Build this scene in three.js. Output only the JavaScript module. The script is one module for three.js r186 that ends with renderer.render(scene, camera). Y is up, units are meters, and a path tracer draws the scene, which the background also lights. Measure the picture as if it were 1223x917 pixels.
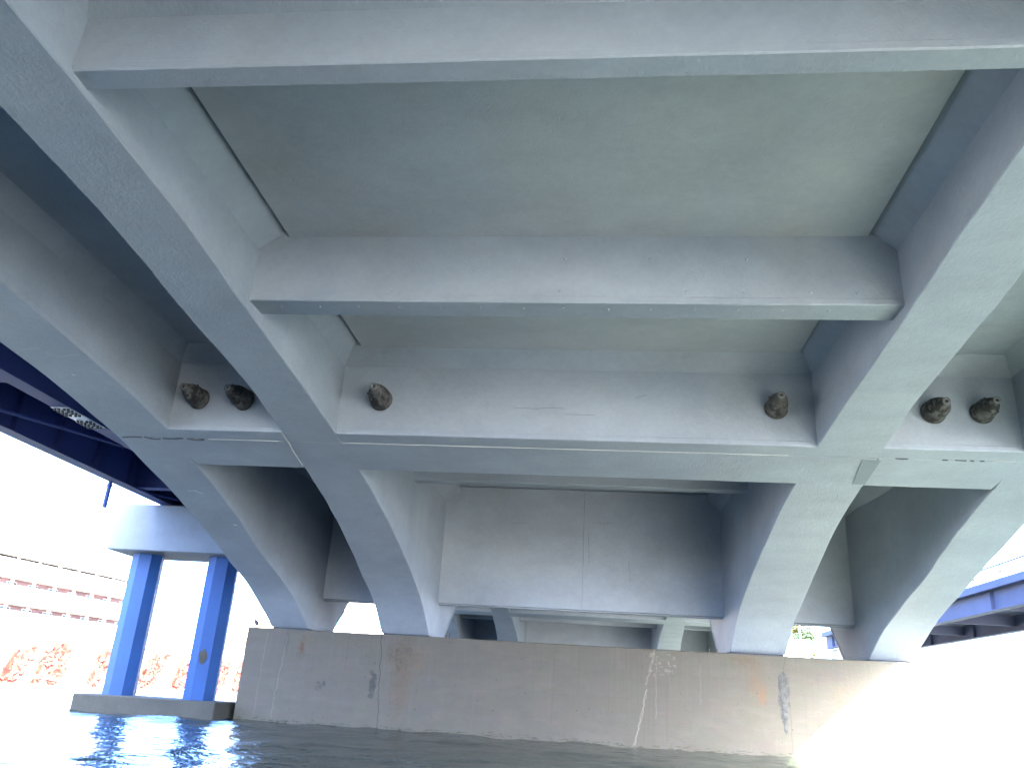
import * as THREE from 'three';
import { mergeGeometries, toCreasedNormals } from 'three/addons/utils/BufferGeometryUtils.js';
import { ImprovedNoise } from 'three/addons/math/ImprovedNoise.js';
import { MarchingCubes } from 'three/addons/objects/MarchingCubes.js';

// ------------------------------------------------------------------ camera, sky, sun, exposure
const scene = new THREE.Scene();
const camera = new THREE.PerspectiveCamera(51.04, 1024 / 767, 0.05, 4000);
camera.position.set(0, 1, 0);
camera.rotation.set(0.37072, 0.11872, 0.06257, 'YXZ');

const SUN = new THREE.Vector3(1, 1.36, 1.7).normalize();
{ // hazy bright daylight sky: pale at the horizon, blue overhead, a wide glow of haze round the sun
  const W = 512, H = 256, d = new Float32Array(W * H * 4), v = new THREE.Vector3();
  for (let j = 0; j < H; j++) for (let i = 0; i < W; i++) {
    const th = (j + 0.5) / H * Math.PI - Math.PI / 2, ph = ((i + 0.5) / W - 0.5) * 2 * Math.PI;
    v.set(Math.cos(th) * Math.cos(ph), Math.sin(th), Math.cos(th) * Math.sin(ph));
    const e = Math.max(0, v.y), k = Math.pow(1 - e, 3.2), g = Math.max(0, v.dot(SUN));
    const a = 1.3 * Math.pow(g, 3) + 4 * Math.pow(g, 14) + 6 * Math.pow(g, 40), o = (j * W + i) * 4;
    d[o] = 0.06 + 0.20 * k + a; d[o + 1] = 0.17 + 0.28 * k + a * 1.0; d[o + 2] = 0.50 + 0.32 * k + a * 0.99; d[o + 3] = 1;
  }
  const t = new THREE.DataTexture(d, W, H, THREE.RGBAFormat, THREE.FloatType);
  t.mapping = THREE.EquirectangularReflectionMapping; t.magFilter = THREE.LinearFilter; t.minFilter = THREE.LinearFilter;
  t.wrapS = THREE.RepeatWrapping; t.needsUpdate = true;
  scene.background = t; scene.environment = t;
}
const sun = new THREE.DirectionalLight(0xfff1dc, 5);
sun.position.copy(SUN).multiplyScalar(120).add(new THREE.Vector3(0, 0, -30)); sun.target.position.set(0, 0, -30);
sun.castShadow = true; sun.shadow.mapSize.set(4096, 4096); sun.shadow.bias = -0.0004;
Object.assign(sun.shadow.camera, { left: -110, right: 110, top: 90, bottom: -90, near: 1, far: 320 });
scene.add(sun, sun.target);

const renderer = new THREE.WebGLRenderer({ antialias: true });
renderer.setSize(1024, 767);
renderer.toneMapping = THREE.LinearToneMapping;
renderer.toneMappingExposure = 24;
renderer.shadowMap.enabled = true; renderer.shadowMap.type = THREE.PCFSoftShadowMap;

// ------------------------------------------------------------------ helpers
let seed = 20240611;
function rnd() { seed = (seed + 0x6D2B79F5) | 0; let t = Math.imul(seed ^ (seed >>> 15), 1 | seed); t = (t + Math.imul(t ^ (t >>> 7), 61 | t)) ^ t; return ((t ^ (t >>> 14)) >>> 0) / 4294967296; }
const rr = (a, b) => a + (b - a) * rnd();
const lerp = (a, b, t) => a + (b - a) * t, clamp = (x, a = 0, b = 1) => Math.min(b, Math.max(a, x));
const used = {};
function numbered(n) { if (!(n in used)) { used[n] = 0; return n; } return n + '_' + String(++used[n]).padStart(3, '0'); }
function shade(o) { o.traverse(c => { if (c.isMesh) { c.castShadow = true; c.receiveShadow = true; } }); return o; }
function thing(name, label, category, pos = [0, 0, 0], group) {
  const o = new THREE.Group(); o.name = numbered(name); o.position.set(...pos); scene.add(o);
  o.userData = { label, category }; if (group) o.userData.group = group; return o;
}
function mesh(name, geo, mat, parent, label) {
  const g = Array.isArray(geo) ? mergeGeometries(geo, false) : geo;
  const m = new THREE.Mesh(g, mat); m.castShadow = m.receiveShadow = true;
  if (parent) { m.name = name; parent.add(m); } else { m.name = numbered(name); scene.add(m); }
  if (label) m.userData.label = label; return m;
}
function structure(name, geo, mat, label) { const m = mesh(name, geo, mat); m.userData.kind = 'structure'; if (label) m.userData.label = label; return m; }
function boxUV(g, s = 1) { // flat, box-projected uv in metres
  g = g.index ? g.toNonIndexed() : g; const p = g.attributes.position, uv = new Float32Array(p.count * 2);
  const a = new THREE.Vector3(), b = new THREE.Vector3(), c = new THREE.Vector3();
  for (let i = 0; i < p.count; i += 3) {
    a.fromBufferAttribute(p, i); b.fromBufferAttribute(p, i + 1); c.fromBufferAttribute(p, i + 2);
    const n = b.clone().sub(a).cross(c.clone().sub(a)), x = Math.abs(n.x), y = Math.abs(n.y), z = Math.abs(n.z);
    [a, b, c].forEach((q, k) => {
      const u = (x > y && x > z) ? [q.z, q.y] : (y > z) ? [q.x, q.z] : [q.x, q.y];
      uv[(i + k) * 2] = u[0] * s; uv[(i + k) * 2 + 1] = u[1] * s;
    });
  }
  g.setAttribute('uv', new THREE.BufferAttribute(uv, 2)); return g;
}
function fin(g, crease = 0.45) { return boxUV(toCreasedNormals(g.index ? g.toNonIndexed() : g, crease)); }
function loft(sections, crease = 0.45) { // sections: lists of [x,y,z], same length, counter-clockwise seen from the end of the list
  const n = sections[0].length, pos = [];
  const tri = (a, b, c) => pos.push(...a, ...b, ...c);
  for (let i = 0; i + 1 < sections.length; i++) for (let k = 0; k < n; k++) {
    const A = sections[i][k], B = sections[i][(k + 1) % n], C = sections[i + 1][(k + 1) % n], D = sections[i + 1][k];
    tri(A, B, C); tri(A, C, D);
  }
  for (const [s, flip] of [[sections[0], true], [sections[sections.length - 1], false]]) {
    const pts = s.map(p => p); const f0 = pts[0];
    let ax = [0, 1]; const sp = [0, 1, 2].map(q => Math.max(...pts.map(p => p[q])) - Math.min(...pts.map(p => p[q])));
    const drop = sp.indexOf(Math.min(...sp)); ax = [0, 1, 2].filter(q => q !== drop);
    const faces = THREE.ShapeUtils.triangulateShape(pts.map(p => new THREE.Vector2(p[ax[0]], p[ax[1]])), []);
    // keep the caps facing away from the body
    const other = s === sections[0] ? sections[1][0] : sections[sections.length - 2][0];
    for (const [a, b, c] of faces) {
      const N = new THREE.Vector3(...pts[b]).sub(new THREE.Vector3(...pts[a])).cross(new THREE.Vector3(...pts[c]).sub(new THREE.Vector3(...pts[a])));
      const out = new THREE.Vector3(...f0).sub(new THREE.Vector3(...other));
      N.dot(out) > 0 ? tri(pts[a], pts[b], pts[c]) : tri(pts[a], pts[c], pts[b]);
    }
  }
  const g = new THREE.BufferGeometry(); g.setAttribute('position', new THREE.Float32BufferAttribute(pos, 3));
  return fin(g, crease);
}
// box with chamfered edges (12-gon corners cut), min/max corners
function bx(x0, x1, y0, y1, z0, z1, c = 0.012) {
  c = Math.min(c, (x1 - x0) * 0.3, (y1 - y0) * 0.3, (z1 - z0) * 0.3);
  const ring = (z, k) => [[x0 + c + k, y0 + k], [x1 - c - k, y0 + k], [x1 - k, y0 + c + k], [x1 - k, y1 - c - k], [x1 - c - k, y1 - k], [x0 + c + k, y1 - k], [x0 + k, y1 - c - k], [x0 + k, y0 + c + k]].map(p => [...p, z]);
  return loft([ring(z0, c), ring(z0 + c, 0), ring(z1 - c, 0), ring(z1, c)], 0.1);
}
// prism: polygon in (y,z) drawn along x
function prismX(poly, x0, x1, crease = 0.1) { return loft([poly.map(([y, z]) => [x0, y, z]), poly.map(([y, z]) => [x1, y, z])], crease); }
function cyl(r0, r1, p, q, n = 16) { // tapered bar from p to q
  const P = new THREE.Vector3(...p), Q = new THREE.Vector3(...q), h = P.distanceTo(Q);
  const g = new THREE.CylinderGeometry(r1, r0, h, n); g.translate(0, h / 2, 0);
  g.applyQuaternion(new THREE.Quaternion().setFromUnitVectors(new THREE.Vector3(0, 1, 0), Q.sub(P).normalize())); g.translate(P.x, P.y, P.z);
  return g.toNonIndexed();
}

// ------------------------------------------------------------------ procedural textures
function vnoise(per) { // tileable value noise
  const r = new Float32Array(per * per); for (let i = 0; i < r.length; i++) r[i] = rnd();
  return (x, y) => {
    x = ((x % per) + per) % per; y = ((y % per) + per) % per; const i = Math.floor(x), j = Math.floor(y); let f = x - i, g = y - j;
    f = f * f * (3 - 2 * f); g = g * g * (3 - 2 * g); const i1 = (i + 1) % per, j1 = (j + 1) % per;
    return lerp(lerp(r[j * per + i], r[j * per + i1], f), lerp(r[j1 * per + i], r[j1 * per + i1], f), g);
  };
}
function fbm(base, oct) { const n = []; for (let o = 0; o < oct; o++) n.push(vnoise(base << o)); return (u, v) => { let s = 0, a = 0.5, t = 0; for (let o = 0; o < oct; o++) { s += a * n[o](u * (base << o), v * (base << o)); t += a; a *= 0.55; } return s / t; }; }
const enc = x => { x = clamp(x); return Math.round(255 * (x <= 0.0031308 ? 12.92 * x : 1.055 * Math.pow(x, 1 / 2.4) - 0.055)); };
function colorTex(S, metres, fn) {
  const d = new Uint8Array(S * S * 4);
  for (let j = 0; j < S; j++) for (let i = 0; i < S; i++) { const c = fn(i / S, j / S), o = (j * S + i) * 4; d[o] = enc(c[0]); d[o + 1] = enc(c[1]); d[o + 2] = enc(c[2]); d[o + 3] = 255; }
  return fix(new THREE.DataTexture(d, S, S), metres, true);
}
function grayTex(S, metres, fn) {
  const d = new Uint8Array(S * S * 4);
  for (let j = 0; j < S; j++) for (let i = 0; i < S; i++) { const c = Math.round(255 * clamp(fn(i / S, j / S))), o = (j * S + i) * 4; d[o] = d[o + 1] = d[o + 2] = c; d[o + 3] = 255; }
  return fix(new THREE.DataTexture(d, S, S), metres, false);
}
function fix(t, metres, srgb) {
  t.wrapS = t.wrapT = THREE.RepeatWrapping; t.magFilter = THREE.LinearFilter; t.minFilter = THREE.LinearMipmapLinearFilter; t.generateMipmaps = true;
  t.repeat.set(1 / metres, 1 / metres); if (srgb) t.colorSpace = THREE.SRGBColorSpace; t.needsUpdate = true; return t;
}
function grid(f) { const S = 512, a = new Float32Array(S * S); for (let j = 0; j < S; j++) for (let i = 0; i < S; i++) a[j * S + i] = f(i / S, j / S);
  return (u, v) => { let x = (u - Math.floor(u)) * S, y = (v - Math.floor(v)) * S; const i = Math.floor(x) % S, j = Math.floor(y) % S; x -= Math.floor(x); y -= Math.floor(y); const p = (i + 1) % S, q = (j + 1) % S; return (a[j * S + i] * (1 - x) + a[j * S + p] * x) * (1 - y) + (a[q * S + i] * (1 - x) + a[q * S + p] * x) * y; }; }
const nA = grid(fbm(3, 6)), nB = grid(fbm(7, 6)), nC = grid(fbm(32, 4)), nD = grid(fbm(96, 3)), nE = grid(fbm(5, 5));
function paintTex(base, amt, tint, S = 512) {
  return colorTex(S, 5.3, (u, v) => {
    const big = nA(u, v) - 0.5, mid = nB(u, v) - 0.5, fine = nD(u, v) - 0.5, smear = nE(u * 1, v * 3) - 0.5;
    let k = 1 + amt * (0.9 * big + 0.6 * mid + 0.35 * fine + 0.5 * smear);
    const pit = nC(u, v); k *= 1 + 0.25 * amt * (pit - 0.5);
    const h = (nB(v, u) - 0.5) * tint;
    return [base[0] * k * (1 + h), base[1] * k, base[2] * k * (1 - h)];
  });
}
const bumpPaint = grayTex(1024, 2.1, (u, v) => 0.45 * nB(u, v) + 0.3 * nD(u, v) + 0.25 * nC(u * 2, v));
const bumpRough = grayTex(1024, 1.7, (u, v) => { const p = nC(u, v); return 0.5 * nB(u, v) + 0.35 * nD(u, v) + (p > 0.7 ? -0.6 * (p - 0.7) * 3 : 0) + 0.15; });
const std = (o) => new THREE.MeshStandardMaterial(o);
const M = {
  paint: std({ map: paintTex([0.256, 0.290, 0.330], 0.30, 0.05, 1024), roughness: 0.62, bumpMap: bumpPaint, bumpScale: 0.012 }),
  panel: std({ map: paintTex([0.32, 0.345, 0.365], 0.26, 0.08, 1024), roughness: 0.8, bumpMap: bumpRough, bumpScale: 0.006 }),
  seal: std({ color: new THREE.Color().setRGB(0.38, 0.39, 0.39), roughness: 0.7 }),
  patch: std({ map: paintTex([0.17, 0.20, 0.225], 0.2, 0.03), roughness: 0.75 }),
  bolt: std({ color: new THREE.Color().setRGB(0.27, 0.30, 0.33), roughness: 0.6 }),
  pad: std({ color: new THREE.Color().setRGB(0.05, 0.055, 0.065), roughness: 0.8 }),
  concrete: std({ map: paintTex([0.34, 0.325, 0.29], 0.4, 0.08), roughness: 0.9, bumpMap: bumpRough, bumpScale: 0.012 }),
  footing: std({ map: paintTex([0.045, 0.043, 0.033], 0.6, 0.1), roughness: 0.9, bumpMap: bumpRough, bumpScale: 0.02 }),
  blue: std({ map: paintTex([0.001, 0.042, 0.165], 0.35, 0.0), roughness: 0.6, bumpMap: bumpRough, bumpScale: 0.012 }),
  navy: std({ map: paintTex([0.011, 0.026, 0.13], 0.3, 0.0), roughness: 0.75, bumpMap: bumpPaint, bumpScale: 0.002 }),
  galv: std({ map: paintTex([0.40, 0.42, 0.46], 0.4, 0.0), roughness: 0.5, metalness: 0.3 }),
  weathered: std({ map: paintTex([0.045, 0.052, 0.10], 0.4, 0.0), roughness: 0.75, bumpMap: bumpPaint, bumpScale: 0.002 }),
  rust: std({ color: new THREE.Color().setRGB(0.10, 0.06, 0.04), roughness: 0.9 }),
};

// ------------------------------------------------------------------ the road bridge
// soffit height against distance from the middle of a pier
const PROF = [[0, 2.47], [1.1, 2.47], [2.46, 3.25], [4.66, 3.95], [7.38, 4.60], [9.43, 4.95], [10.95, 5.15], [13.7, 5.42], [15.5, 5.57], [16.5, 5.68], [17.5, 5.74], [19.1, 5.79], [40, 5.8]];
function soffit(d) {
  if (d < -1.1 && d > -4.66) { d = -d; return d < 3.4 ? 2.47 + (d - 1.1) * 0.6 : 3.85 + (d - 3.4) * 0.0794; }
  d = Math.abs(d); if (d <= 1.1) return 2.47;
  let i = 1; while (d > PROF[i + 1][0]) i++;
  const [x0, y0] = PROF[i], [x1, y1] = PROF[i + 1], m = (a, b) => { const A = PROF[Math.max(a, 1)], B = PROF[Math.min(b, PROF.length - 1)]; return (B[1] - A[1]) / (B[0] - A[0]); };
  const h = x1 - x0, t = (d - x0) / h, m0 = (i === 1 ? (y1 - y0) / h * 1.1 : m(i - 1, i + 1)) * h, m1 = m(i, i + 2) * h, t2 = t * t, t3 = t2 * t;
  return (2 * t3 - 3 * t2 + 1) * y0 + (t3 - 2 * t2 + t) * m0 + (-2 * t3 + 3 * t2) * y1 + (t3 - t2) * m1;
}
const PIERS = [33.8, -24.2, -55.9], XC = -0.5, TOP = 6.98, WEB = 6.46, HY = 6.70, HAUNCH = 6.80;
const pierDist = z => Math.min(...PIERS.map(p => Math.abs(z - p)));
const ySoff = z => soffit(z < -24.2 && z > -29 ? z + 24.2 : pierDist(z));
const pw = (t, pts) => { if (t <= pts[0][0]) return pts[0][1]; for (let i = 1; i < pts.length; i++) if (t <= pts[i][0]) return lerp(pts[i - 1][1], pts[i][1], (t - pts[i - 1][0]) / (pts[i][0] - pts[i - 1][0])); return pts[pts.length - 1][1]; };
// plan edges of the two left girders against distance from the pier (the right ones are their mirror image)
const EDGE = [
  d => [-pw(d, [[1.1, 9.22], [2, 9.34], [4, 9.4], [6.5, 9.3], [9.5, 9.1], [10.5, 9.0], [12.5, 8.9], [19, 8.82]]), -pw(d, [[1.1, 8.14], [3, 8.3], [5, 8.34], [9.4, 8.0], [11, 7.8], [12.6, 7.74], [19, 7.68]])],
  d => [-pw(d, [[1.1, 6.0], [3.5, 6.02], [6.65, 5.86], [9.43, 5.75], [11, 5.65], [12.5, 5.56], [19, 5.55]]), -4.65],
  d => { const [a, b] = EDGE[1](d); return [2 * XC - b, 2 * XC - a]; },
  d => { const [a, b] = EDGE[0](d); return [2 * XC - b, 2 * XC - a]; },
];
EDGE[2] = d => { const [a] = EDGE[1](d); return [pw(d, [[1.1, 3.57], [11, 3.57], [14, 3.62], [19, 3.64]]), 2 * XC - a]; };
const bridge = thing('road_bridge', 'pale grey painted concrete girder bridge with arched soffits overhead, standing on the stained pier', 'bridge');
function girder(gi, z0, z1) {
  const zs = []; const n = Math.max(6, Math.ceil(Math.abs(z1 - z0) / 0.3)); for (let i = 0; i <= n; i++) zs.push(lerp(z0, z1, i / n));
  for (const p of PIERS) for (const s of [-1.1, 1.1, -1.12, 1.12]) if ((p + s - z0) * (p + s - z1) < 0) zs.push(p + s);
  zs.sort((a, b) => b - a);
  const outerL = gi === 0, outerR = gi === 3, c = 0.014, rough = vnoise(64);
  const sec = zs.map(z => {
    const d = pierDist(z), [l0, r0] = EDGE[gi](d), y = ySoff(z);
    const l = l0 + 0.018 * (rough(z * 1.7 + gi * 9, 3) - 0.5), r = r0 + 0.018 * (rough(z * 1.7 + gi * 9, 31) - 0.5), yy = y + 0.012 * (rough(z * 2.3, 7 + gi) - 0.5);
    const lip = Math.min(0.10, (WEB - y) * 0.4), hl = outerL ? 0.85 : 0.39, hr = outerR ? 0.85 : 0.39, s = 0.016;
    return [[l + c, yy, z], [r - c, yy, z], [r, yy + c, z], [r, yy + lip, z], [r - s, yy + lip + s, z], [r - s, WEB, z], [r - s + hr, outerR ? WEB + 0.16 : HAUNCH, z], [r - s + hr, TOP, z],
      [l + s - hl, TOP, z], [l + s - hl, outerL ? WEB + 0.16 : HAUNCH, z], [l + s, WEB, z], [l + s, yy + lip + s, z], [l, yy + lip, z], [l, yy + c, z]];
  });
  mesh('girder', loft(sec, 0.35), M.paint, bridge);
}
const zJ = -13.6, zJ2 = 2 * 4.8 - zJ; // the two hinge joints of the hung span
for (let g = 0; g < 4; g++) { girder(g, zJ2 - 0.012, zJ + 0.012); girder(g, zJ - 0.012, -40); girder(g, -40.012, -73); girder(g, 52, zJ2 + 0.012); }
const faceR = (g, z) => EDGE[g](pierDist(z))[1], faceL = (g, z) => EDGE[g](pierDist(z))[0];
// deck slab above everything
mesh('deck_slab', bx(-10.02, 9.02, TOP + 0.003, TOP + 0.32, -74, 53, 0.02), M.paint, bridge);
for (const x of [-10.0, 8.76]) mesh('parapet', bx(x, x + 0.24, TOP + 0.325, TOP + 1.15, -74, 53, 0.02), M.paint, bridge);  // parapets out of view from below, added for the shade they cast
// cross beams: cross-section in (y,z), chamfered lower edges, optional sloping shoulder under the deck panel
function beam(g, zf, zb, yf, yb, shoulder, name = 'cross_beam') {
  const x0 = faceR(g, (zf + zb) / 2) - 0.03, x1 = faceL(g + 1, (zf + zb) / 2) + 0.03, c = 0.014, s = 0.007;
  const poly = [[yb, zb + c], [yf, zf - c], [yf + c, zf], [yf + 0.085, zf], [yf + 0.095, zf - s]];
  if (shoulder) poly.push([WEB - 0.01, zf - s], [HY - 0.02, zf + 0.42]); else poly.push([HY, zf - s]);
  poly.push([TOP, shoulder ? zf + 0.42 : zf - s], [TOP, shoulder ? zb - 0.3 : zb]); if (shoulder) poly.push([HY - 0.02, zb - 0.3], [WEB, zb]); poly.push([yb + c, zb]);
  const n = Math.ceil((x1 - x0) / 0.5), rough = vnoise(64), sec = [];
  for (let i = 0; i <= n; i++) { const x = lerp(x0, x1, i / n), w = 0.006 * (rough(x * 1.9, zf * 3.1) - 0.5); sec.push(poly.map(([y, z], k) => [x, y + (k < 4 ? w : 0), z])); }
  return mesh(name, loft(sec, 0.1), M.paint, bridge);
}
const mid = z => 2 * 4.8 - z;
for (let g = 0; g < 3; g++) {
  for (const z of [-5.12, -0.02, 4.92, 9.86, 14.96]) beam(g, z, z - 0.24, 5.86, 5.85, true);
  if (g === 1) { beam(g, -9.12, -9.57, 5.69, 5.70, false); beam(g, mid(-9.57), mid(-9.12), 5.70, 5.69, false); }
  beam(g, -13.2, zJ + 0.012, ySoff(-13.2), ySoff(zJ + 0.012), true);
  beam(g, zJ - 0.012, -14.8, ySoff(zJ - 0.012) , ySoff(-14.8), false);
  beam(g, mid(zJ) - 0.012, mid(-13.2), ySoff(zJ), ySoff(-13.2), false);
  beam(g, mid(-14.8), mid(zJ) + 0.012, ySoff(-14.8), ySoff(zJ), false);
  if (g === 1) beam(g, -19.45, -19.73, 5.96, 5.95, false);
  beam(g, -28.4, -28.7, 5.9, 5.9, false); beam(g, -44.4, -45.3, 5.2, 5.1, false); beam(g, -39.6, -40.2, 5.55, 5.55, false); beam(g, -50.6, -50.9, 5.35, 5.35, false);
  // cross walls over the piers, open below
  for (const [p, f] of [[-24.2, 1], [-55.9, 1], [33.8, -1]]) {
    const x0 = faceR(g, p) - 0.03, x1 = faceL(g + 1, p) + 0.03;
    if (g === 1 && p === -24.2) { const xm = x0 + (x1 - x0) * 0.513; for (const [a, b] of [[x0, xm - 0.002], [xm + 0.002, x1]]) mesh('cross_wall', bx(a, b, 3.46, 6.97, p - 0.25, p + 0.15, 0.002), M.paint, bridge); }
    else mesh('cross_wall', bx(x0, x1, g === 1 ? 3.46 : 3.40, 6.97, p - 0.25, p + 0.15, 0.012), M.paint, bridge);
    mesh('wall_ledge', bx(x0 + 0.02, x1 - 0.02, g === 1 ? 3.42 : 3.36, g === 1 ? 3.457 : 3.397, p - 0.22, p + 0.02, 0.006), M.paint, bridge);
  }
}
// deck panels hung between the beams, with an open slot along the girders
for (const [a, b] of [[-5.3, -9.2], [-9.50, -12.92], [-0.3, -4.7], [4.64, 0.4], [9.58, 5.34], [14.68, 10.28], [mid(-9.08), 15.4], [mid(-12.8), mid(-9.6)], [-14.82, -19.43], [mid(-19.4), mid(-14.82)]]) {
  const hi = Math.max(a, b), lo = Math.min(a, b);
  mesh('deck_panel', bx(-4.275, 3.315, 6.665, 6.9, lo, hi, 0.01), M.panel, bridge);
}
for (const g of [0, 2]) for (const [lo, hi] of [[-12.85, -5.4], [-24, -14.85], [-4.68, 22]]) mesh('deck_panel', bx(faceR(g, lo) + 0.25, faceL(g + 1, lo) - 0.25, 6.69, 6.92, lo, hi, 0.01), M.paint, bridge);
mesh('deck_panel', bx(-4.28, 3.3, 6.7, 6.9, -55.6, -24.5, 0.01), M.panel, bridge);
// bolt heads on the middle cross beam
{
  const g = []; const head = (x, y, z, n) => { const s = new THREE.SphereGeometry(0.026, 8, 5); s.scale(0.8, n === 'y' ? 0.5 : 0.8, n === 'z' ? 0.5 : 0.8); s.translate(x, y, z); g.push(s); };
  for (let i = 0; i < 15; i++) head(-4.3 + i * 0.545 + rr(-0.02, 0.02), 5.694, -9.3 + rr(-0.02, 0.02), 'y');
  for (const x of [-2.75, -0.55, 1.05, 1.75, 2.55, 3.1]) head(x, 5.86, -9.125, 'z');
  for (const x of [-0.5, 1.8, 0.6]) head(x, 6.33, -9.125, 'z');
  mesh('bolt_heads', g, M.bolt, bridge).userData.kind = 'stuff';
}
// bead of pale sealant in the hinge joint and along the edge of the second girder; pale crack lines
function bead(pts, r, mat, name = 'sealant_bead') {
  const c = new THREE.CatmullRomCurve3(pts.map(p => new THREE.Vector3(...p)), false, 'catmullrom', 0.1);
  return mesh(name, new THREE.TubeGeometry(c, pts.length * 6, r, 6), mat, bridge);
}
{
  const yj = ySoff(zJ) + 0.004;
  const line = (x0, x1, r) => { const p = []; const n = Math.max(3, Math.ceil((x1 - x0) / 0.4)); for (let i = 0; i <= n; i++) p.push([lerp(x0, x1, i / n), yj + rr(-0.003, 0.003), zJ + rr(-0.006, 0.006)]); bead(p, r, M.seal); };
  line(-4.9, 3.2, 0.012); line(-7.2, -5.75, 0.012); line(-5.5, -4.98, 0.008);
  for (const [a, b] of [[4.95, 5.15], [5.7, 5.78], [5.9, 6.08], [6.14, 6.2], [6.3, 6.36]]) bead([[a, yj - 0.002, zJ + rr(-0.01, 0.01)], [(a + b) / 2, yj - 0.004, zJ + rr(-0.015, 0.015)], [b, yj - 0.002, zJ + rr(-0.01, 0.01)]], 0.014, M.pad, 'joint_filler'); line(6.5, 8.1, 0.007);
  const xe = z => faceL(1, z) - 0.012;
  bead([[xe(-13.2), ySoff(-13.2) + 0.01, -13.2], [xe(-13.6), ySoff(-13.6) + 0.006, -13.62], [xe(-14.1) - 0.01, ySoff(-14.1) + 0.004, -14.1], [xe(-14.7), ySoff(-14.7) + 0.004, -14.72]], 0.022, M.seal);
  const on = (x, z) => [x, ySoff(z) - 0.001, z];
  bead([on(-8.72, -10.3), on(-8.5, -10.27), on(-8.36, -10.24), on(-8.33, -10.42), on(-8.22, -10.5), on(-8.02, -10.46), on(-7.82, -10.42)], 0.006, M.seal, 'crack_line');
  bead([on(-8.38, -11.1), on(-8.33, -11.13)], 0.009, M.seal, 'crack_line');
  bead([on(-8.8, -16.2), on(-8.65, -16.15), on(-8.52, -16.3)], 0.007, M.seal, 'crack_line');
  bead([on(-8.45, -17.9), on(-8.38, -17.95)], 0.012, M.seal, 'crack_line');
  // fine cracks in the paint of the hinge beam and the pier-side wall
  for (const [x, y, len, up] of [[-1.5, 5.72, 0.9, 0], [-0.6, 5.62, 0.5, 0], [0.6, 5.95, 0.2, 0.06]]) { const p = []; for (let i = 0; i <= 5; i++) p.push([x + len * i / 5, y + up * i / 5 + rr(-0.012, 0.012), -13.1945]); bead(p, 0.0022, M.pad, 'crack_line'); }
  for (const [x, y, len, up] of [[-0.3, 5.7, 0.05, -0.9], [-0.2, 6.0, 0.6, 0], [-2.6, 5.9, 0.5, 0.02], [0.9, 4.9, 0.06, -0.6]]) { const p = []; for (let i = 0; i <= 6; i++) p.push([x + len * i / 6, y + up * i / 6 + rr(-0.012, 0.012), -24.049]); bead(p, 0.003, M.pad, 'crack_line'); }
  // torn, dark edge of the joint on the outer girder
  for (const [x0, x1] of [[-8.9, -8.5], [-8.45, -8.15], [-8.1, -7.7], [-7.62, -7.3]]) bead([on(x0, zJ + rr(-0.03, 0.03)), on(lerp(x0, x1, 0.5), zJ + rr(-0.05, 0.05)), on(x1, zJ + rr(-0.03, 0.03))].map(p => [p[0], p[1] + 0.003, p[2]]), 0.02, M.pad, 'joint_filler');
  // darker grey slanting plate, slightly proud of the soffit beside the joint
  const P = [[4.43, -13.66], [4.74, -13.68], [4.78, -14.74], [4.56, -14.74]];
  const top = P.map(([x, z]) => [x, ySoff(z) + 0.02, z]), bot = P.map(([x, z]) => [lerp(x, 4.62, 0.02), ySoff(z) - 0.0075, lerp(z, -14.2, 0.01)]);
  mesh('darker_patch', loft([top, bot], 0.1), M.patch, bridge, 'dull grey slanting patch on the soffit');
}
// bearing pads under the girder feet
for (let g = 0; g < 4; g++) for (const p of PIERS) { const [l, r] = EDGE[g](0); mesh('bearing_pad', bx(l + 0.03, r - 0.03, 2.423, 2.468, p - 1.02, p + 1.06, 0.006), M.pad, bridge); }

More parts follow.
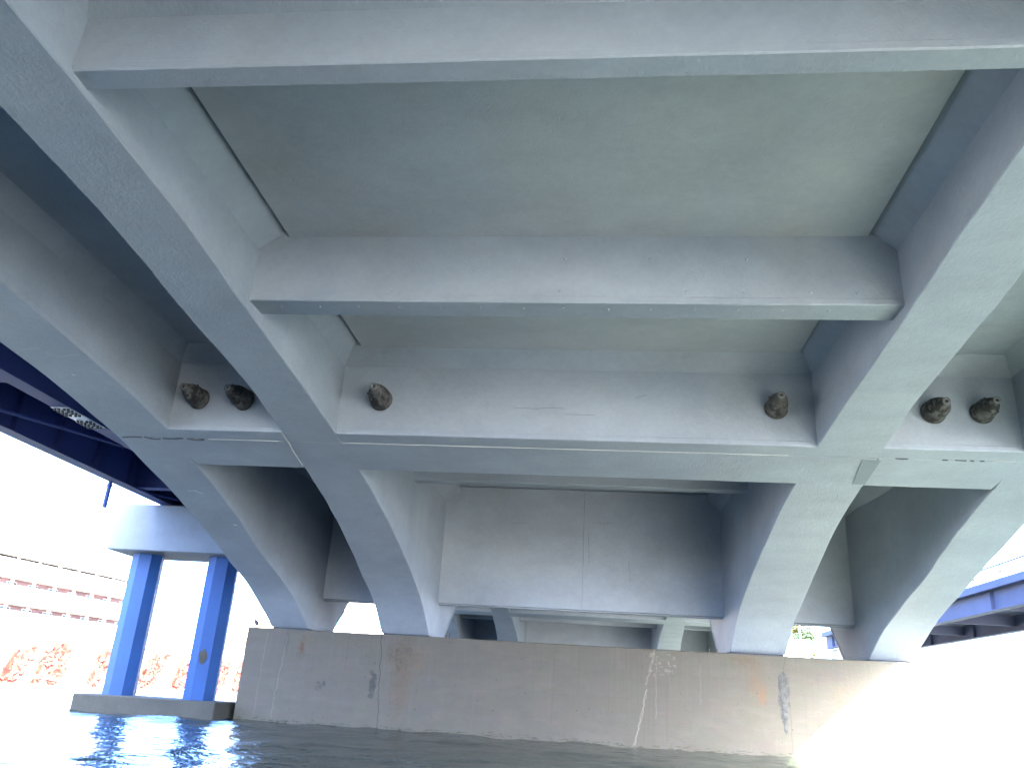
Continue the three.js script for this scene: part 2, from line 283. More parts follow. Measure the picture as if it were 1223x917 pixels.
// ------------------------------------------------------------------ concrete piers
function pierTexture() {
  const W = 2048, H = 512, cv = document.createElement('canvas'); cv.width = W; cv.height = H; const c = cv.getContext('2d');
  const X0 = -9.9, X1 = 9.1, px = x => (x - X0) / (X1 - X0) * W, py = y => (2.6 - y) / 2.7 * H, m = W / (X1 - X0);
  c.fillStyle = 'rgb(86,82,75)'; c.fillRect(0, 0, W, H);
  const blot = (x, y, w, h, col, n, a) => { for (let i = 0; i < n; i++) { const u = (rnd() + rnd() + rnd()) / 1.5 - 1, v = (rnd() + rnd() + rnd()) / 1.5 - 1; c.fillStyle = `rgba(${col},${a * rr(0.4, 1)})`; c.beginPath(); c.ellipse(px(x) + u * w * m, py(y) + v * h * H / 2.7, rr(1, 7), rr(2, 14), rr(-0.2, 0.2), 0, 7); c.fill(); } };
  for (let i = 0; i < 2600; i++) { const g = rr(-14, 14); c.fillStyle = `rgba(${88 + g},${84 + g},${77 + g},${rr(0.04, 0.13)})`; c.beginPath(); c.ellipse(rnd() * W, rnd() * H, rr(4, 40), rr(4, 26), rr(-0.4, 0.4), 0, 7); c.fill(); }
  for (let i = 0; i < 800; i++) { const x = rnd() * W, g = rr(-22, 16); c.strokeStyle = `rgba(${87 + g},${83 + g},${76 + g},${rr(0.06, 0.2)})`; c.lineWidth = rr(0.6, 4); c.beginPath(); const y = rnd() < 0.5 ? py(2.43) : rnd() * H; c.moveTo(x, y); c.lineTo(x + rr(-5, 5), y + rr(30, 280)); c.stroke(); }
  // board-mark lines of the formwork
  for (const y of [0.55, 1.15, 1.78]) { c.strokeStyle = 'rgba(66,63,56,0.25)'; c.lineWidth = 1.5; c.beginPath(); c.moveTo(0, py(y)); for (let x = 0; x <= W; x += 32) c.lineTo(x, py(y) + rr(-1, 1)); c.stroke(); }
  // rust stains
  blot(-5.25, 1.2, 0.42, 1.3, '86,68,52', 800, 0.10); blot(-5.3, 1.9, 0.6, 0.6, '70,57,43', 500, 0.10); blot(-4.8, 1.8, 0.35, 0.6, '96,75,56', 160, 0.10);
  blot(4.15, 1.75, 0.35, 0.75, '94,76,59', 420, 0.10); blot(3.9, 2.25, 0.6, 0.25, '86,70,54', 260, 0.10); blot(4.3, 1.4, 0.18, 0.35, '97,75,56', 160, 0.12);
  blot(-8.15, 1.95, 0.12, 0.4, '80,54,36', 120, 0.12); blot(-7.9, 2.2, 0.7, 0.25, '84,78,62', 240, 0.10); blot(6.4, 1.5, 0.7, 0.8, '102,84,64', 300, 0.08);
  blot(-8.6, 2.1, 0.12, 0.5, '74,70,62', 140, 0.12); blot(-7.1, 2.2, 1.2, 0.2, '80,76,66', 320, 0.09);
  // vertical crack with dark damp patch, left
  const crack = (pts, col, w) => { c.strokeStyle = col; c.lineWidth = w; c.beginPath(); pts.forEach(([x, y], i) => i ? c.lineTo(px(x) + rr(-1.5, 1.5), py(y)) : c.moveTo(px(x), py(y))); c.stroke(); };
  const seg = (x0, y0, x1, y1, n, j) => { const o = []; for (let i = 0; i <= n; i++) o.push([lerp(x0, x1, i / n) + rr(-j, j), lerp(y0, y1, i / n)]); return o; };
  crack(seg(-5.93, 2.4, -5.78, 0, 26, 0.025), 'rgba(48,46,42,0.7)', 2.2);
  for (let i = 0; i < 90; i++) { const t = (rnd() + rnd()) / 2; c.fillStyle = `rgba(58,57,55,${rr(0.15, 0.4)})`; c.beginPath(); c.ellipse(px(-6.0 + rr(-0.10, 0.04)), py(0.75 + t * 0.7), rr(2, 7), rr(3, 12), 0, 0, 7); c.fill(); }
  // spalled dark strip, right
  for (let i = 0; i < 420; i++) { const t = rnd(), w = 0.11 * Math.sin(Math.PI * clamp(t + 0.08)) + 0.02; const g = rr(-18, 26); c.fillStyle = `rgba(${66 + g},${66 + g},${66 + g},0.4)`; c.beginPath(); c.ellipse(px(4.85 + rr(-w, w)), py(2.02 - t * 1.45), rr(2, 6), rr(4, 14), 0, 0, 7); c.fill(); }
  crack(seg(4.93, 2.4, 4.86, 1.9, 6, 0.02), 'rgba(64,61,56,0.6)', 2); crack(seg(4.99, 1.9, 4.99, 0, 14, 0.01), 'rgba(66,63,58,0.6)', 1.6); crack(seg(4.74, 1.9, 4.84, 0.6, 12, 0.02), 'rgba(46,46,46,0.6)', 2.4);
  // white drips (lime) down the face
  for (let k = 0; k < 3; k++) crack(seg(1.55 + k * 0.03, 2.45, 1.32, 1.5, 14, 0.03), 'rgba(130,126,118,0.3)', 2.2);
  for (let k = 0; k < 5; k++) crack(seg(1.34 + rr(-0.02, 0.03), 1.4, 1.03, 0.02, 20, 0.035), 'rgba(136,132,124,0.36)', rr(1.0, 2.6));
  crack(seg(1.6, 2.2, 1.58, 0.7, 10, 0.01), 'rgba(140,137,128,0.4)', 1.5); crack(seg(2.75, 2.1, 2.72, 1.1, 10, 0.01), 'rgba(136,133,124,0.35)', 1.4);
  crack(seg(-8.62, 2.2, -8.75, 0.1, 22, 0.03), 'rgba(120,117,110,0.35)', 3); crack(seg(-9.2, 2.3, -9.25, 0.1, 22, 0.02), 'rgba(116,113,106,0.3)', 3);
  for (let i = 0; i < 26; i++) { c.fillStyle = 'rgba(128,124,114,0.35)'; c.beginPath(); c.ellipse(px(rr(1.4, 2.1)), py(rr(1.7, 2.3)), rr(1, 8), rr(2, 10), 0, 0, 7); c.fill(); }
  // small dark holes and a chipped patch
  for (let i = 0; i < 170; i++) { c.fillStyle = 'rgba(50,47,42,0.6)'; c.beginPath(); c.ellipse(rnd() * W, rnd() * H, rr(0.7, 2.4), rr(0.7, 3), 0, 0, 7); c.fill(); }
  for (let i = 0; i < 26; i++) { c.fillStyle = 'rgba(62,60,56,0.5)'; c.beginPath(); c.ellipse(px(-7.5 + rr(-0.13, 0.13)), py(1.0 + rr(-0.1, 0.1)), rr(2, 6), rr(2, 6), 0, 0, 7); c.fill(); }
  // weed line where the water laps
  for (let i = 0; i < 700; i++) { c.fillStyle = `rgba(${rr(34, 58)},${rr(38, 56)},${rr(26, 38)},${rr(0.2, 0.55)})`; c.beginPath(); c.ellipse(rnd() * W, py(rr(-0.1, 0.07 + 0.06 * rnd() * rnd())), rr(2, 10), rr(1, 3), 0, 0, 7); c.fill(); }
  const t = new THREE.CanvasTexture(cv); t.colorSpace = THREE.SRGBColorSpace; t.wrapS = THREE.RepeatWrapping; t.anisotropy = 8; return t;
}
M.pier = std({ color: new THREE.Color().setRGB(0.92, 0.89, 0.82), map: pierTexture(), roughness: 0.92, bumpMap: bumpRough.clone(), bumpScale: 0.007 });
function pier(z, label) {
  const t = thing('bridge_pier', label, 'pier', [0, 0, z], null);
  const c = 0.03, X0 = -9.79, X1 = 8.79, rough = vnoise(64), sec = [];
  for (let i = 0; i <= 90; i++) { // front face with slightly worn top arris, drawn along x
    const x = lerp(X0, X1, i / 90), w = 0.02 * (rough(x * 2.1, 5) - 0.5), e = 0.012 * (rough(x * 5, 9) - 0.5);
    sec.push([[-1.4, 1.35], [2.39 + e, 1.35 + w * 0.3], [2.42, 1.32 + e], [2.42, -1.32], [2.39, -1.35], [-1.4, -1.35]].map(([y, zz]) => [x, y, zz]).reverse());
  }
  const g = loft(sec, 0.1), p = g.attributes.position, uv = g.attributes.uv, nn = g.attributes.normal;
  for (let i = 0; i < p.count; i++) { const side = Math.abs(nn.getX(i)) > 0.7; uv.setXY(i, ((side ? p.getZ(i) - 6 : p.getX(i)) + 9.9) / 19, (p.getY(i) + 0.1) / 2.7); }
  M.pier.bumpMap.repeat.set(19 / 1.7, 2.7 / 1.7);
  mesh('pier_wall', g, M.pier, t);
  return t;
}
const pier1 = pier(-24.2, 'long concrete pier wall with rust stains and a white lime drip, rising from the water');
pier(-55.9, 'farther concrete pier wall, half seen through the gap above the near pier');
pier(33.8, 'concrete pier wall standing in the water behind the viewpoint');
for (const [x, h] of [[-4.15, 0.10], [-4.08, 0.13], [3.02, 0.12], [3.22, 0.10]]) mesh('anchor_pin', cyl(0.018, 0.014, [x, 2.41, 1.05], [x + 0.01, 2.42 + h, 1.05], 8), M.rust, pier1);

// ------------------------------------------------------------------ weathered conical anchor caps on the cross beam
{
  M.tip = std({ color: new THREE.Color().setRGB(0.12, 0.12, 0.12), roughness: 0.7 }); M.cap = std({ map: colorTex(512, 0.5, (u, v) => { const a = nA(u, v), b = nB(u, v), f = nC(u, v); const sm = (x, p, q) => { x = clamp((x - p) / (q - p)); return x * x * (3 - 2 * x); }; let k = lerp(0.05, 0.095, sm(a, 0.4, 0.62)); k *= lerp(1, 0.26, sm(b, 0.48, 0.64)); k *= 0.7 + 0.6 * f; return [k * 1.04, k, k * 0.95]; }), roughness: 0.85, bumpMap: bumpRough, bumpScale: 0.02 });
  const caps = [[-7.30, 5.74, 'weathered cone anchor cap in the left narrow bay, nearer the outer girder'], [-6.44, 5.74, 'weathered cone anchor cap in the left narrow bay, half hidden behind the inner girder edge'], [-3.90, 5.80, 'weathered cone anchor cap at the left end of the wide middle bay'], [2.95, 5.80, 'weathered cone anchor cap at the right end of the wide middle bay'], [5.48, 5.80, 'weathered cone anchor cap in the right narrow bay, beside the inner girder'], [6.24, 5.80, 'weathered cone anchor cap in the right narrow bay, nearest the right picture edge']];
  caps.forEach(([x, y, label], k) => {
    const t = thing('anchor_cap', label, 'anchor cap', [x, y, -13.19], 'cone anchor caps on the hinge beam'); t.rotation.set(rr(-0.06, 0.06), rr(-0.06, 0.06), rr(0, 6)); t.scale.set(rr(0.96, 1.06), rr(0.96, 1.06), rr(0.9, 1.06));
    const prof = [[0.178, 0], [0.18, 0.03], [0.176, 0.16], [0.17, 0.25], [0.152, 0.36], [0.122, 0.46], [0.086, 0.55], [0.060, 0.62], [0.054, 0.66], [0.030, 0.665], [0.026, 0.64], [0.0, 0.638]];
    let g = new THREE.LatheGeometry(prof.map(p => new THREE.Vector2(...p)), 28); g.rotateX(Math.PI / 2);
    const p = g.attributes.position, n = new ImprovedNoise();
    for (let i = 0; i < p.count; i++) { const X = p.getX(i), Y = p.getY(i), Z = p.getZ(i), d = Z > 0.05 ? 1 + 0.08 * n.noise(X * 7 + k * 7, Y * 7, Z * 6) + 0.022 * n.noise(X * 25, Y * 25 + k, Z * 22) : 1; p.setXYZ(i, X * d, Y * d, Z); }
    g.computeVertexNormals(); g = boxUV(toCreasedNormals(g.toNonIndexed(), 0.9)); const uv = g.attributes.uv; for (let i = 0; i < uv.count; i++) uv.setXY(i, uv.getX(i) + k * 0.37, uv.getY(i) + k * 0.61);
    mesh('cone', g, M.cap, t);
    const r = new THREE.TorusGeometry(0.176, 0.016, 8, 32); r.translate(0, 0, 0.02); mesh('base_ring', r, M.cap, t);
    const tip = new THREE.TorusGeometry(0.042, 0.022, 8, 20); tip.translate(0, 0, 0.65); mesh('tip_ring', tip, M.tip, t);
    // broken crust lumps
    const lumps = []; for (let i = 0; i < 3; i++) { const a = rr(0, 6.28), z = rr(0.2, 0.45), rad = pw(z, prof.slice(0, 8).map(([q, w]) => [w, q])); const s = new THREE.IcosahedronGeometry(rr(0.015, 0.028), 1); s.scale(1, 1, rr(0.7, 1.6)); s.translate(Math.cos(a) * rad, Math.sin(a) * rad, z); lumps.push(boxUV(s)); }
    mesh('crust', lumps, M.cap, t).userData.kind = 'stuff';
  });
}

// ------------------------------------------------------------------ the blue steel footbridge on the left and its pier
const fp = thing('footbridge_pier', 'two blue octagonal columns under a grey cap beam on a low concrete footing', 'pier', [0, 0, 0]);
{
  const zc = -22.95;
  // footing
  mesh('footing', bx(-14.02, -9.98, -1.2, 0.42, zc - 0.95, zc + 0.95, 0.03), M.footing, fp);
  for (const x of [-13.26, -10.9]) {
    const g = new THREE.CylinderGeometry(0.445, 0.445, 3.87, 8, 1); g.rotateY(Math.PI / 8 + 0.28); g.translate(x, 0.42 + 1.935, zc);
    mesh('column', boxUV(toCreasedNormals(g.toNonIndexed(), 0.2)), M.blue, fp);
  }
  mesh('cap_beam', bx(-14.05, -9.75, 4.28, 5.62, zc - 0.85, zc + 0.95, 0.03), M.galv2 || (M.galv2 = std({ map: paintTex([0.10, 0.115, 0.135], 0.3, 0.04), roughness: 0.7, bumpMap: bumpRough, bumpScale: 0.008 })), fp);
  const chip = new THREE.IcosahedronGeometry(0.1, 2), p = chip.attributes.position, n = new ImprovedNoise();
  for (let i = 0; i < p.count; i++) { const d = 1 + 0.5 * n.noise(p.getX(i) * 14, p.getY(i) * 14, p.getZ(i) * 14); p.setXYZ(i, p.getX(i) * d, p.getY(i) * d * 1.7, p.getZ(i) * 0.1); }
  chip.computeVertexNormals(); chip.rotateY(0.3); chip.translate(-10.82, 1.55, zc + 0.42); mesh('bare_patch', boxUV(chip), M.footing, fp, 'bare grey patch where the blue paint is gone');
  for (const x of [-12.78, -10.38]) mesh('bearing', bx(x - 0.25, x + 0.25, 5.62, 5.70, zc - 0.3, zc + 0.3, 0.01), M.navy, fp);
}
const fb = thing('footbridge', 'dark blue steel footbridge with two plate girders beside the left girder', 'footbridge');
{
  const yb = 5.70, z0 = -46, z1 = 20, yt = 6.9;
  for (const [x, s] of [[-10.38, 1], [-12.76, -1]]) {
    const gd = mesh('plate_girder', [bx(x - 0.012, x + 0.012, yb + 0.03, yt, z0, z1, 0.003), bx(x - 0.15, x + 0.15, yt, yt + 0.03, z0, z1, 0.004)], M.navy, fb);
    mesh('bottom_flange', bx(x - 0.19, x + 0.19, yb, yb + 0.03, z0, z1, 0.005), M.navy, gd);
    for (let z = -44.9; z < 20; z += 1.55) mesh('stiffener', bx(s > 0 ? x - 0.15 : x + 0.012, s > 0 ? x - 0.012 : x + 0.15, yb + 0.032, yt - 0.003, z - 0.008, z + 0.008, 0.002), M.navy, gd);
  }
  for (let z = -45.2; z < 20; z += 8.2) { // cross frames
    mesh('cross_member', [bx(-12.74, -10.40, yb + 0.05, yb + 0.08, z - 0.15, z + 0.15, 0.004), bx(-12.74, -10.40, yb + 0.08, yt - 0.05, z - 0.012, z + 0.012, 0.003)], M.navy, fb);
        mesh('brace', cyl(0.035, 0.035, [-12.7, yb + 0.10, z + 7.5], [-10.45, yb + 0.10, z + 3.4], 8), M.navy, fb);
  }
  mesh('deck_plate', bx(-13.1, -10.12, yt + 0.033, yt + 0.2, z0, z1, 0.01), M.navy, fb);
  for (const z of [-14.3, 1.5]) { // bolted flange splice
    const sp = mesh('splice_plate', bx(-10.57, -10.19, yb - 0.016, yb - 0.002, z - 0.62, z + 0.62, 0.003), M.galv, fb, 'pale bolted splice plate under the near girder');
    const b = []; for (const dx of [-0.14, -0.06, 0.06, 0.14]) for (let i = 0; i < 10; i++) { if (i === 4 || i === 5) continue; const h = new THREE.CylinderGeometry(0.03, 0.03, 0.035, 6); h.translate(-10.38 + dx, yb - 0.034, z - 0.56 + i * 0.124); b.push(h); }
    mesh('splice_bolts', b, M.pad, sp).userData.kind = 'stuff';
  }
  mesh('drain_pipe', [cyl(0.055, 0.055, [-12.95, 5.9, -19.75], [-12.95, 5.02, -19.75], 14), cyl(0.07, 0.07, [-12.95, 5.64, -19.75], [-12.95, 5.58, -19.75], 14)], M.navy, fb);
}

// ------------------------------------------------------------------ the blue footbridge on the right, with railing
const rb = thing('walkway_bridge', 'blue walkway bridge with pipe railing crossing beyond the right edge of the grey bridge', 'footbridge');
{
  const z0 = -62, z1 = 40, yb = 5.45;
  for (const x of [16.35, 20.6]) {
    const gd = mesh('plate_girder', [bx(x - 0.015, x + 0.015, yb + 0.04, 6.25, z0, z1, 0.004)], M.weathered, rb);
    mesh('bottom_flange', bx(x - 0.2, x + 0.2, yb, yb + 0.04, z0, z1, 0.006), M.weathered, gd);
    for (let z = -60; z < 40; z += 6) mesh('stiffener', bx(x - 0.16, x - 0.015, yb + 0.042, 6.24, z - 0.01, z + 0.01, 0.003), M.weathered, gd);
  }
  for (let z = -61.5; z < 40; z += 6) mesh('cross_member', bx(16.37, 20.58, yb + 0.25, 6.2, z - 0.08, z + 0.08, 0.01), M.weathered, rb);
  mesh('deck_plate', bx(16.0, 20.95, 6.26, 6.58, z0, z1, 0.02), M.weathered, rb);
  mesh('abutment', bx(16.6, 20.4, -1.5, 5.44, -61.9, -60.6, 0.03), M.concrete, rb); mesh('abutment', bx(16.6, 20.4, -1.5, 5.44, 20, 21.3, 0.03), M.concrete, rb);
  for (const x of [16.12, 20.83]) {
    const rl = mesh('railing', [cyl(0.035, 0.035, [x, 7.14, z0], [x, 7.14, z1], 10), cyl(0.025, 0.025, [x, 6.86, z0], [x, 6.86, z1], 8)], M.rail || (M.rail = std({ color: new THREE.Color().setRGB(0.05, 0.042, 0.075), roughness: 0.6 })), rb);
    for (let z = z0 + 1; z < z1; z += 2.4) mesh('post', [cyl(0.05, 0.04, [x, 6.58, z], [x, 7.14, z], 8), bx(x - 0.08, x + 0.08, 6.582, 6.60, z - 0.08, z + 0.08, 0.004)], M.rail, rl);
  }
}

// ------------------------------------------------------------------ water, riverbed banks
{
  // one sheet: a rippled part in view joined to flat outer strips
  const waves = []; for (let i = 0; i < 46; i++) { const L = 0.45 * Math.pow(9, rnd()), a = rr(-1.2, 1.2) + 0.5; waves.push([2 * Math.PI / L * Math.cos(a), 2 * Math.PI / L * Math.sin(a), rr(0, 6.28), 0.0027 * Math.pow(L, 0.8)]); }
  const X0 = -46, X1 = 34, Z0 = -84, Z1 = -4, N = 560;
  const g = new THREE.PlaneGeometry(X1 - X0, Z1 - Z0, N, N); g.rotateX(-Math.PI / 2); g.translate((X0 + X1) / 2, 0, (Z0 + Z1) / 2);
  const p = g.attributes.position;
  for (let i = 0; i < p.count; i++) {
    const x = p.getX(i), z = p.getZ(i); let h = 0; for (const [a, b, c, A] of waves) h += A * Math.sin(a * x + b * z + c);
    const e = Math.min(x - X0, X1 - x, z - Z0, Z1 - z); p.setY(i, h * clamp(e / 6));
  }
  g.computeVertexNormals();
  const uvs = q => { const a = q.attributes.position, u = q.attributes.uv; for (let i = 0; i < a.count; i++) u.setXY(i, a.getX(i), a.getZ(i)); return q; };
  const flat = (a, b, c, d) => { const q = new THREE.PlaneGeometry(b - a, d - c, 8, 8); q.rotateX(-Math.PI / 2); q.translate((a + b) / 2, 0, (c + d) / 2); return uvs(q); };
  const R = 1500;
  const wn = fbm(24, 5), wm = fbm(9, 5);
  const wb = grayTex(1024, 4.7, (u, v) => 0.55 * wm(u, v) + 0.45 * wn(u, v));
  M.water = new THREE.MeshPhysicalMaterial({ color: new THREE.Color().setRGB(0.030, 0.043, 0.034), roughness: 0.1, ior: 1.36, bumpMap: wb, bumpScale: 0.07 });
  const w = structure('water', [uvs(g), flat(X0, X1, -R, Z0), flat(X0, X1, Z1, R), flat(-R, X0, -R, R), flat(X1, R, -R, R)], M.water);
  w.castShadow = false;
}
const E8 = THREE.MathUtils.degToRad(8), UD = new THREE.Vector3(Math.sin(E8), 0, -Math.cos(E8)), UN = new THREE.Vector3(Math.cos(E8), 0, Math.sin(E8));
// a frame running along the left bank: local x along the bank (away from the viewer), z towards the river
function bankFrame(o, dist) { // origin at the point of the line nearest the camera
  o.position.copy(UN).multiplyScalar(-dist); o.rotation.y = Math.PI / 2 - E8 ; return o;
}
const AX = new THREE.Vector3(1, 0, 0).applyAxisAngle(new THREE.Vector3(0, 1, 0), Math.PI / 2 - E8);
const SG = Math.sign(AX.dot(UD)); // local x runs along UD
M.quay = std({ map: paintTex([0.40, 0.38, 0.35], 0.5, 0.1), roughness: 0.9, bumpMap: bumpRough, bumpScale: 0.015 });
M.white = std({ map: paintTex([0.66, 0.64, 0.60], 0.18, 0.05), roughness: 0.85 });
M.earth = std({ map: colorTex(512, 9, (u, v) => { const k = 0.6 + 0.9 * nA(u, v) * nC(u, v) * 2; return [0.13 * k, 0.12 * k, 0.085 * k]; }), roughness: 1 });
{
  const t = thing('river_wall', 'pale concrete river wall of panels across the water on the left, with red creeper on it', 'wall'); bankFrame(t, 41.96);
  for (let i = 0; i < 22; i++) { const a = -34 + i * 8; mesh('wall_panel', bx(a + 0.02, a + 7.98, -1.5, 2.72 + 0.01 * (i % 3), -0.7, 0, 0.03), M.quay, t); }
  for (let i = 0; i < 22; i++) { const a = -34 + i * 8; mesh('coping', bx(a + 0.01, a + 7.99, 2.75, 3.0, -0.8, 0.10, 0.03), M.quay, t); }
  // steel rail along the top
  const rails = [cyl(0.03, 0.03, [-34, 3.95, -0.5], [142, 3.95, -0.5], 8), cyl(0.02, 0.02, [-34, 3.5, -0.5], [142, 3.5, -0.5], 8)];
  const gr = mesh('guard_rail', rails, M.white, t); for (let i = 0; i < 60; i++) mesh('post', cyl(0.03, 0.03, [-33.5 + i * 3, 3.0, -0.5], [-33.5 + i * 3, 3.95, -0.5], 6), M.white, gr);
  // land behind it
  const q = new THREE.BoxGeometry(900, 3, 600); q.translate(200, 1.2, -300.75); const l = structure('ground', boxUV(q), M.earth); bankFrame(l, 41.96);
}
{ // red creeper on the wall: leaves in clumps
  M.creeper = std({ color: new THREE.Color().setRGB(0.11, 0.022, 0.014), roughness: 0.8, side: THREE.DoubleSide });
  const spots = [[43.2, 0.75, 0.7, 0.3], [46.3, 1.5, 1.6, 0.9], [50.6, 1.0, 0.5, 0.4], [56.0, 1.35, 1.7, 1.0], [60.3, 1.0, 1.6, 0.8], [65.6, 1.2, 1.4, 1.0], [69.3, 1.15, 1.7, 0.9]];
  spots.forEach(([s, y, w, kind], k) => {
    const o = thing('red_creeper', ['faint small patch of red creeper on the river wall at the left picture edge', 'tall leaning patch of red creeper on the river wall left of the first blue column', 'narrow wisp of red creeper on the river wall close left of the first blue column', 'broad patch of red creeper on the river wall just right of the first blue column', 'wide patch of red creeper on the river wall midway between the blue columns', 'dense patch of red creeper on the river wall just right of the second blue column', 'wide patch of red creeper on the river wall close beside the concrete pier end'][k], 'creeper', [0, 0, 0], 'red creeper patches on the river wall');
    bankFrame(o, 41.96); const g = [];
    const strands = Math.round(6 + w * 4);
    const stems = [];
    for (let j = 0; j < strands; j++) {
      let x = s + rr(-w, w) * 0.7, yy = rr(0.15, 0.5), st = [[x, yy, 0.03]]; const len = rr(0.5, 1.9) * (y + 0.2), lean = 0.55 + rr(-0.3, 0.3);
      for (let q = 0; q < 44; q++) {
        const f = q / 44 * len, lx = x + lean * f + rr(-0.15, 0.15), ly = yy + f + rr(-0.15, 0.15); if (ly > 2.5) continue;
        const a = rr(0.14, 0.32), c = new THREE.CircleGeometry(a, 5); c.rotateX(rr(-0.7, 0.3)); c.rotateY(rr(-0.6, 0.6)); c.rotateZ(rr(0, 6)); c.translate(lx, ly, rr(0.03, 0.16)); g.push(c);
      }
      st.push([x + lean * len, Math.min(2.5, yy + len), 0.03]); stems.push(cyl(0.006, 0.003, st[0], st[1], 5));
    }
    mesh('leaves', g, M.creeper, o).userData.kind = 'stuff'; mesh('stem', stems, M.rust, o);
  });
}
// ------------------------------------------------------------------ apartment building on the left bank
{
  const t = thing('apartment_building', 'long white apartment building with open access balconies behind the left river wall', 'building'); bankFrame(t, 79.7);
  const brick = std({ map: paintTex([0.20, 0.12, 0.115], 0.5, 0.1), roughness: 0.9 });
  const roofM = std({ map: paintTex([0.30, 0.22, 0.19], 0.4, 0.05), roughness: 0.9 });
  const glass = std({ color: new THREE.Color().setRGB(0.04, 0.05, 0.06), roughness: 0.08 });
  const L0 = 52, L1 = 101;
  mesh('back_wall', bx(L0, L1, 2.8, 13.0, -8, -1.6, 0.02), brick, t);
  const fl = [2.8, 5.2, 8.0, 10.9];
  for (const y of fl) {
    mesh('floor_slab', bx(L0 - 0.1, L1 + 0.1, y - 0.3, y, -1.6, 0.02, 0.02), M.white, t);
    mesh('parapet', bx(L0 - 0.1, L1 + 0.1, y + 0.004, y + 1.8, -0.16, 0, 0.02), M.white, t);
    for (let x = L0 + 1; x < L1; x += 3.3) { // pillars between openings, doors and windows behind
      mesh('pillar', bx(x - 0.14, x + 0.14, y + 1.8, y + 2.6, -0.15, -0.01, 0.01), M.white, t);
      const w = mesh('window', bx(x + 0.7, x + 2.2, y + 0.9, y + 2.3, -1.64, -1.55, 0.01), M.white, t);
      mesh('pane', bx(x + 0.76, x + 1.42, y + 0.96, y + 2.24, -1.55, -1.53, 0.004), glass, w); mesh('pane', bx(x + 1.48, x + 2.14, y + 0.96, y + 2.24, -1.55, -1.53, 0.004), glass, w);
    }
  }
  mesh('roof_slab', bx(L0 - 0.4, L1 + 0.4, 13.0, 13.3, -8.4, 0.4, 0.03), M.white, t);
  const rf = mesh('roof', loft([[L0 - 0.4, 0], [L1 + 0.4, 0]].map(([x]) => [[x, 13.303, 0.4], [x, 13.42, 0.4], [x, 14.2, -4], [x, 13.42, -8.4], [x, 13.303, -8.4]].reverse()), 0.1), roofM, t);
  for (let x = L0; x < L1; x += 2.6) mesh('roof_rib', bx(x, x + 1.1, 13.425, 13.5, 0.1, 0.42, 0.02), roofM, rf);
}
// ------------------------------------------------------------------ far bank beyond the bridge
{
  const q = [[-50, 60]]; const g = new THREE.BoxGeometry(330, 5, 500); g.translate(125, 1.05, -336); // top at 3.55, front at z = -86
  structure('far_bank', boxUV(g), M.earth);
  const t = thing('quay_wall', 'pale concrete quay wall on the far bank behind the bridge', 'wall', [0, 0, 0]);
  for (let i = 0; i < 40; i++) { const a = -40 + i * 8; mesh('wall_panel', bx(a + 0.02, a + 7.98, -1.5, 3.6, -86, -85.5, 0.03), M.quay, t); }
}
{ // white hut by the water, seen through the right-hand gap under the bridge
  const t = thing('white_hut', 'small white hut with two dark windows seen under the bridge at the right', 'hut', [17.4, 0, -77.6]);
  const w2 = mesh('wall', bx(-1.15, 1.15, 3.4, 7.0, -1.6, 1.6, 0.03), M.white, t);
  for (const x of [-0.35, 0.4]) { const f = mesh('window', bx(x - 0.38, x + 0.32, 6.05, 6.6, 1.603, 1.65, 0.01), M.white, t); mesh('pane', bx(x - 0.32, x + 0.26, 6.1, 6.55, 1.652, 1.66, 0.003), std({ color: new THREE.Color().setRGB(0.012, 0.013, 0.015), roughness: 0.5 }), f); }
  for (let i = 0; i < 12; i++) mesh('plank', bx(-1.12 + i * 0.188, -0.96 + i * 0.188, 3.5, 5.9, 1.603, 1.63, 0.006), M.white, t);
  mesh('roof', bx(-1.3, 1.3, 7.003, 7.15, -1.9, 1.9, 0.04), M.white, t);
  mesh('platform', bx(-2.2, 2.2, 3.2, 3.4, -4, 2.2, 0.03), M.quay, t);
  for (const [x, z] of [[-2, 2], [2, 2], [-2, -3.6], [2, -3.6]]) mesh('pile', cyl(0.15, 0.14, [x, -1.5, z], [x, 3.2, z], 10), M.quay, t);
  const l = thing('lamp_post', 'thin white lamp post standing beside the small white hut', 'lamp post', [20.4, 3.55, -87]);
  mesh('pole', cyl(0.1, 0.07, [0, 0, 0], [0, 6, 0], 10), M.white, l); mesh('lamp_arm', cyl(0.05, 0.04, [0, 5.9, 0], [0.9, 6.15, 0], 8), M.white, l); mesh('lamp_head', bx(0.8, 1.3, 6.08, 6.2, -0.12, 0.12, 0.02), M.white, l);
}
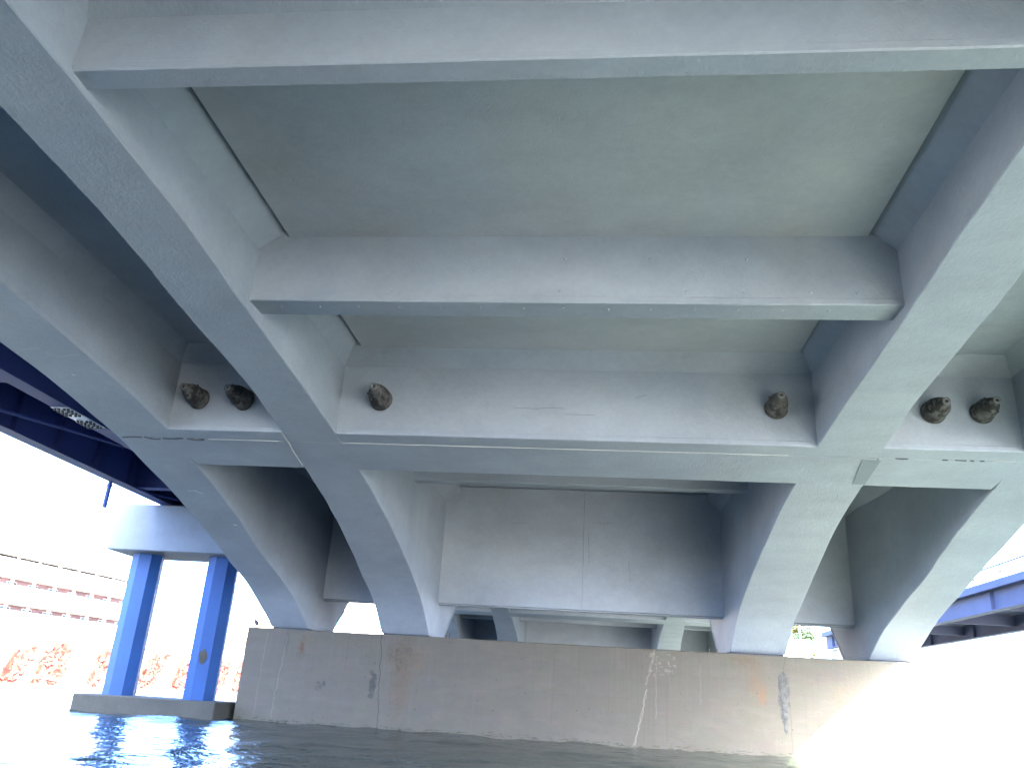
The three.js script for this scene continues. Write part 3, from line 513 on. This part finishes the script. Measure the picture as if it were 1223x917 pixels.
{ // pale house with turquoise shutters, seen through the left gap
  const t = thing('pale_house', 'pale house with turquoise shutters glimpsed under the bridge at the left', 'house', [-25, 3.5, -92]);
  mesh('wall', bx(-5, 5, 0, 7.2, -7, 0, 0.03), M.white, t);
  const teal = std({ color: new THREE.Color().setRGB(0.06, 0.34, 0.36), roughness: 0.6 });
  for (const y of [1.0, 3.9]) for (const x of [-3.2, -0.2, 2.6]) { const w = mesh('window', bx(x - 0.55, x + 0.55, y, y + 1.5, 0.003, 0.06, 0.01), std({ color: 0x20262b, roughness: 0.1 }), t); mesh('shutter', bx(x - 1.05, x - 0.57, y - 0.05, y + 1.55, 0.01, 0.09, 0.01), teal, w); mesh('shutter', bx(x + 0.57, x + 1.05, y - 0.05, y + 1.55, 0.01, 0.09, 0.01), teal, w); }
  mesh('roof', loft([-5.5, 5.5].map(x => [[x, 7.2, 0.5], [x, 7.35, 0.5], [x, 9.4, -3.5], [x, 7.35, -7.5], [x, 7.2, -7.5]].reverse()), 0.1), M.white, t);
  const s = thing('ochre_house', 'small ochre walled house standing past the pier end beyond the perched bird', 'house', [-38, 3.5, -92]);
  mesh('wall', bx(-3, 3, 0, 3.8, -6, 0, 0.03), std({ map: paintTex([0.52, 0.36, 0.20], 0.2, 0.05), roughness: 0.9 }), s);
  mesh('window', bx(0.4, 1.6, 1.4, 2.8, 0.003, 0.05, 0.01), std({ color: 0x30261c, roughness: 0.15 }), s); mesh('door', bx(-1.6, -0.6, 0, 2.1, 0.003, 0.05, 0.01), M.rust, s);
  mesh('roof', loft([-3.4, 3.4].map(x => [[x, 3.8, 0.4], [x, 3.95, 0.4], [x, 5.2, -3], [x, 3.95, -6.4], [x, 3.8, -6.4]].reverse()), 0.1), M.white, s);
}
// trees behind the hut
function tree(x, z, h, w, col, label) {
  const t = thing('tree', label, 'tree', [x, 3.5, z], 'trees on the far bank');
  const wood = M.rust, parts = [cyl(0.22, 0.10, [0, -0.1, 0], [0.2, h * 0.6, 0.1], 8)]; const leaf = std({ color: new THREE.Color().setRGB(...col), roughness: 0.8, side: THREE.DoubleSide });
  const ends = []; for (let i = 0; i < 16; i++) { const a = rr(0, 6.28), y0 = h * rr(0.25, 0.55), e = [Math.cos(a) * w * rr(0.3, 0.9), h * rr(0.4, 1), Math.sin(a) * w * rr(0.3, 0.9)]; parts.push(cyl(0.07, 0.02, [0.15, y0, 0.05], e, 5)); ends.push(e); }
  mesh('trunk', parts, wood, t);
  const g = []; for (const e of ends) for (let k = 0; k < 130; k++) { const r = rr(0.1, 0.22), c = new THREE.CircleGeometry(r, 4); c.scale(1, 0.6, 1); c.rotateX(rr(-1.4, 1.4)); c.rotateY(rr(0, 6)); const q = new THREE.Vector3(rr(-1, 1), rr(-1, 1), rr(-1, 1)).normalize().multiplyScalar(Math.pow(rnd(), 0.45) * w * 0.42); c.translate(e[0] + q.x, e[1] + q.y * 0.8, e[2] + q.z); g.push(c); }
  mesh('crown', g, leaf, t); return t;
}
tree(22.3, -99, 6.9, 2.2, [0.012, 0.035, 0.010], 'dark green tree behind the lamp post, left of the pole');
tree(24.2, -101, 7.0, 1.7, [0.06, 0.06, 0.008], 'yellow green tree behind the lamp post, right of the pole');

// ------------------------------------------------------------------ bird on the end of the pier
{
  const t = thing('bird', 'small dark bird perched on the left end of the concrete pier', 'bird', [-9.62, 2.42, -22.98]);
  const R = 44, mc = new MarchingCubes(R, std({}), false, false, 60000); mc.isolation = 0;
  const S = 0.18; // half size of the grid
  const caps = [[[0, 0.115, 0], [-0.02, 0.15, 0.005], 0.048, 0.05], [[-0.02, 0.15, 0.005], [-0.045, 0.185, 0.01], 0.045, 0.03], [[-0.045, 0.185, 0.01], [-0.06, 0.205, 0.012], 0.028, 0.026], [[0.01, 0.10, 0], [0.07, 0.06, 0], 0.035, 0.016], [[0.07, 0.06, 0], [0.11, 0.03, 0], 0.018, 0.008], [[0, 0.08, 0], [0.0, 0.07, 0], 0.03, 0.025]];
  const P = new THREE.Vector3();
  for (let k = 0; k < R; k++) for (let j = 0; j < R; j++) for (let i = 0; i < R; i++) {
    P.set((i - R / 2) / (R / 2) * S, (j - R / 2) / (R / 2) * S + 0.12, (k - R / 2) / (R / 2) * S); let e = 0;
    for (const [a, b, r0, r1] of caps) { const A = new THREE.Vector3(...a), B = new THREE.Vector3(...b), ab = B.clone().sub(A), u = clamp(P.clone().sub(A).dot(ab) / ab.lengthSq()); const d = P.distanceTo(A.addScaledVector(ab, u)) - lerp(r0, r1, u); e += Math.exp(-d / 0.006); }
    mc.field[k * R * R + j * R + i] = 0.006 * Math.log(Math.max(e, 1e-30));
  }
  mc.update(); const n = mc.count ?? mc.geometry.drawRange.count;
  const g = new THREE.BufferGeometry(); g.setAttribute('position', new THREE.BufferAttribute(mc.positionArray.slice(0, n * 3), 3)); g.setAttribute('normal', new THREE.BufferAttribute(mc.normalArray.slice(0, n * 3), 3));
  g.scale(S, S, S); g.translate(0, 0.12, 0);
  const dark = std({ color: new THREE.Color().setRGB(0.05, 0.05, 0.065), roughness: 0.6 });
  mesh('body', g, dark, t);
  mesh('beak', cyl(0.008, 0.001, [-0.082, 0.206, 0.012], [-0.112, 0.2, 0.014], 6), M.rust, t);
  for (const z of [-0.015, 0.02]) mesh('leg', [cyl(0.005, 0.004, [0, 0.06, z], [-0.005, 0.003, z], 6), cyl(0.004, 0.002, [-0.005, 0.004, z], [-0.04, 0.003, z - 0.008], 5), cyl(0.004, 0.002, [-0.005, 0.004, z], [-0.04, 0.003, z + 0.01], 5)], M.rust, t);
}
renderer.render(scene, camera);
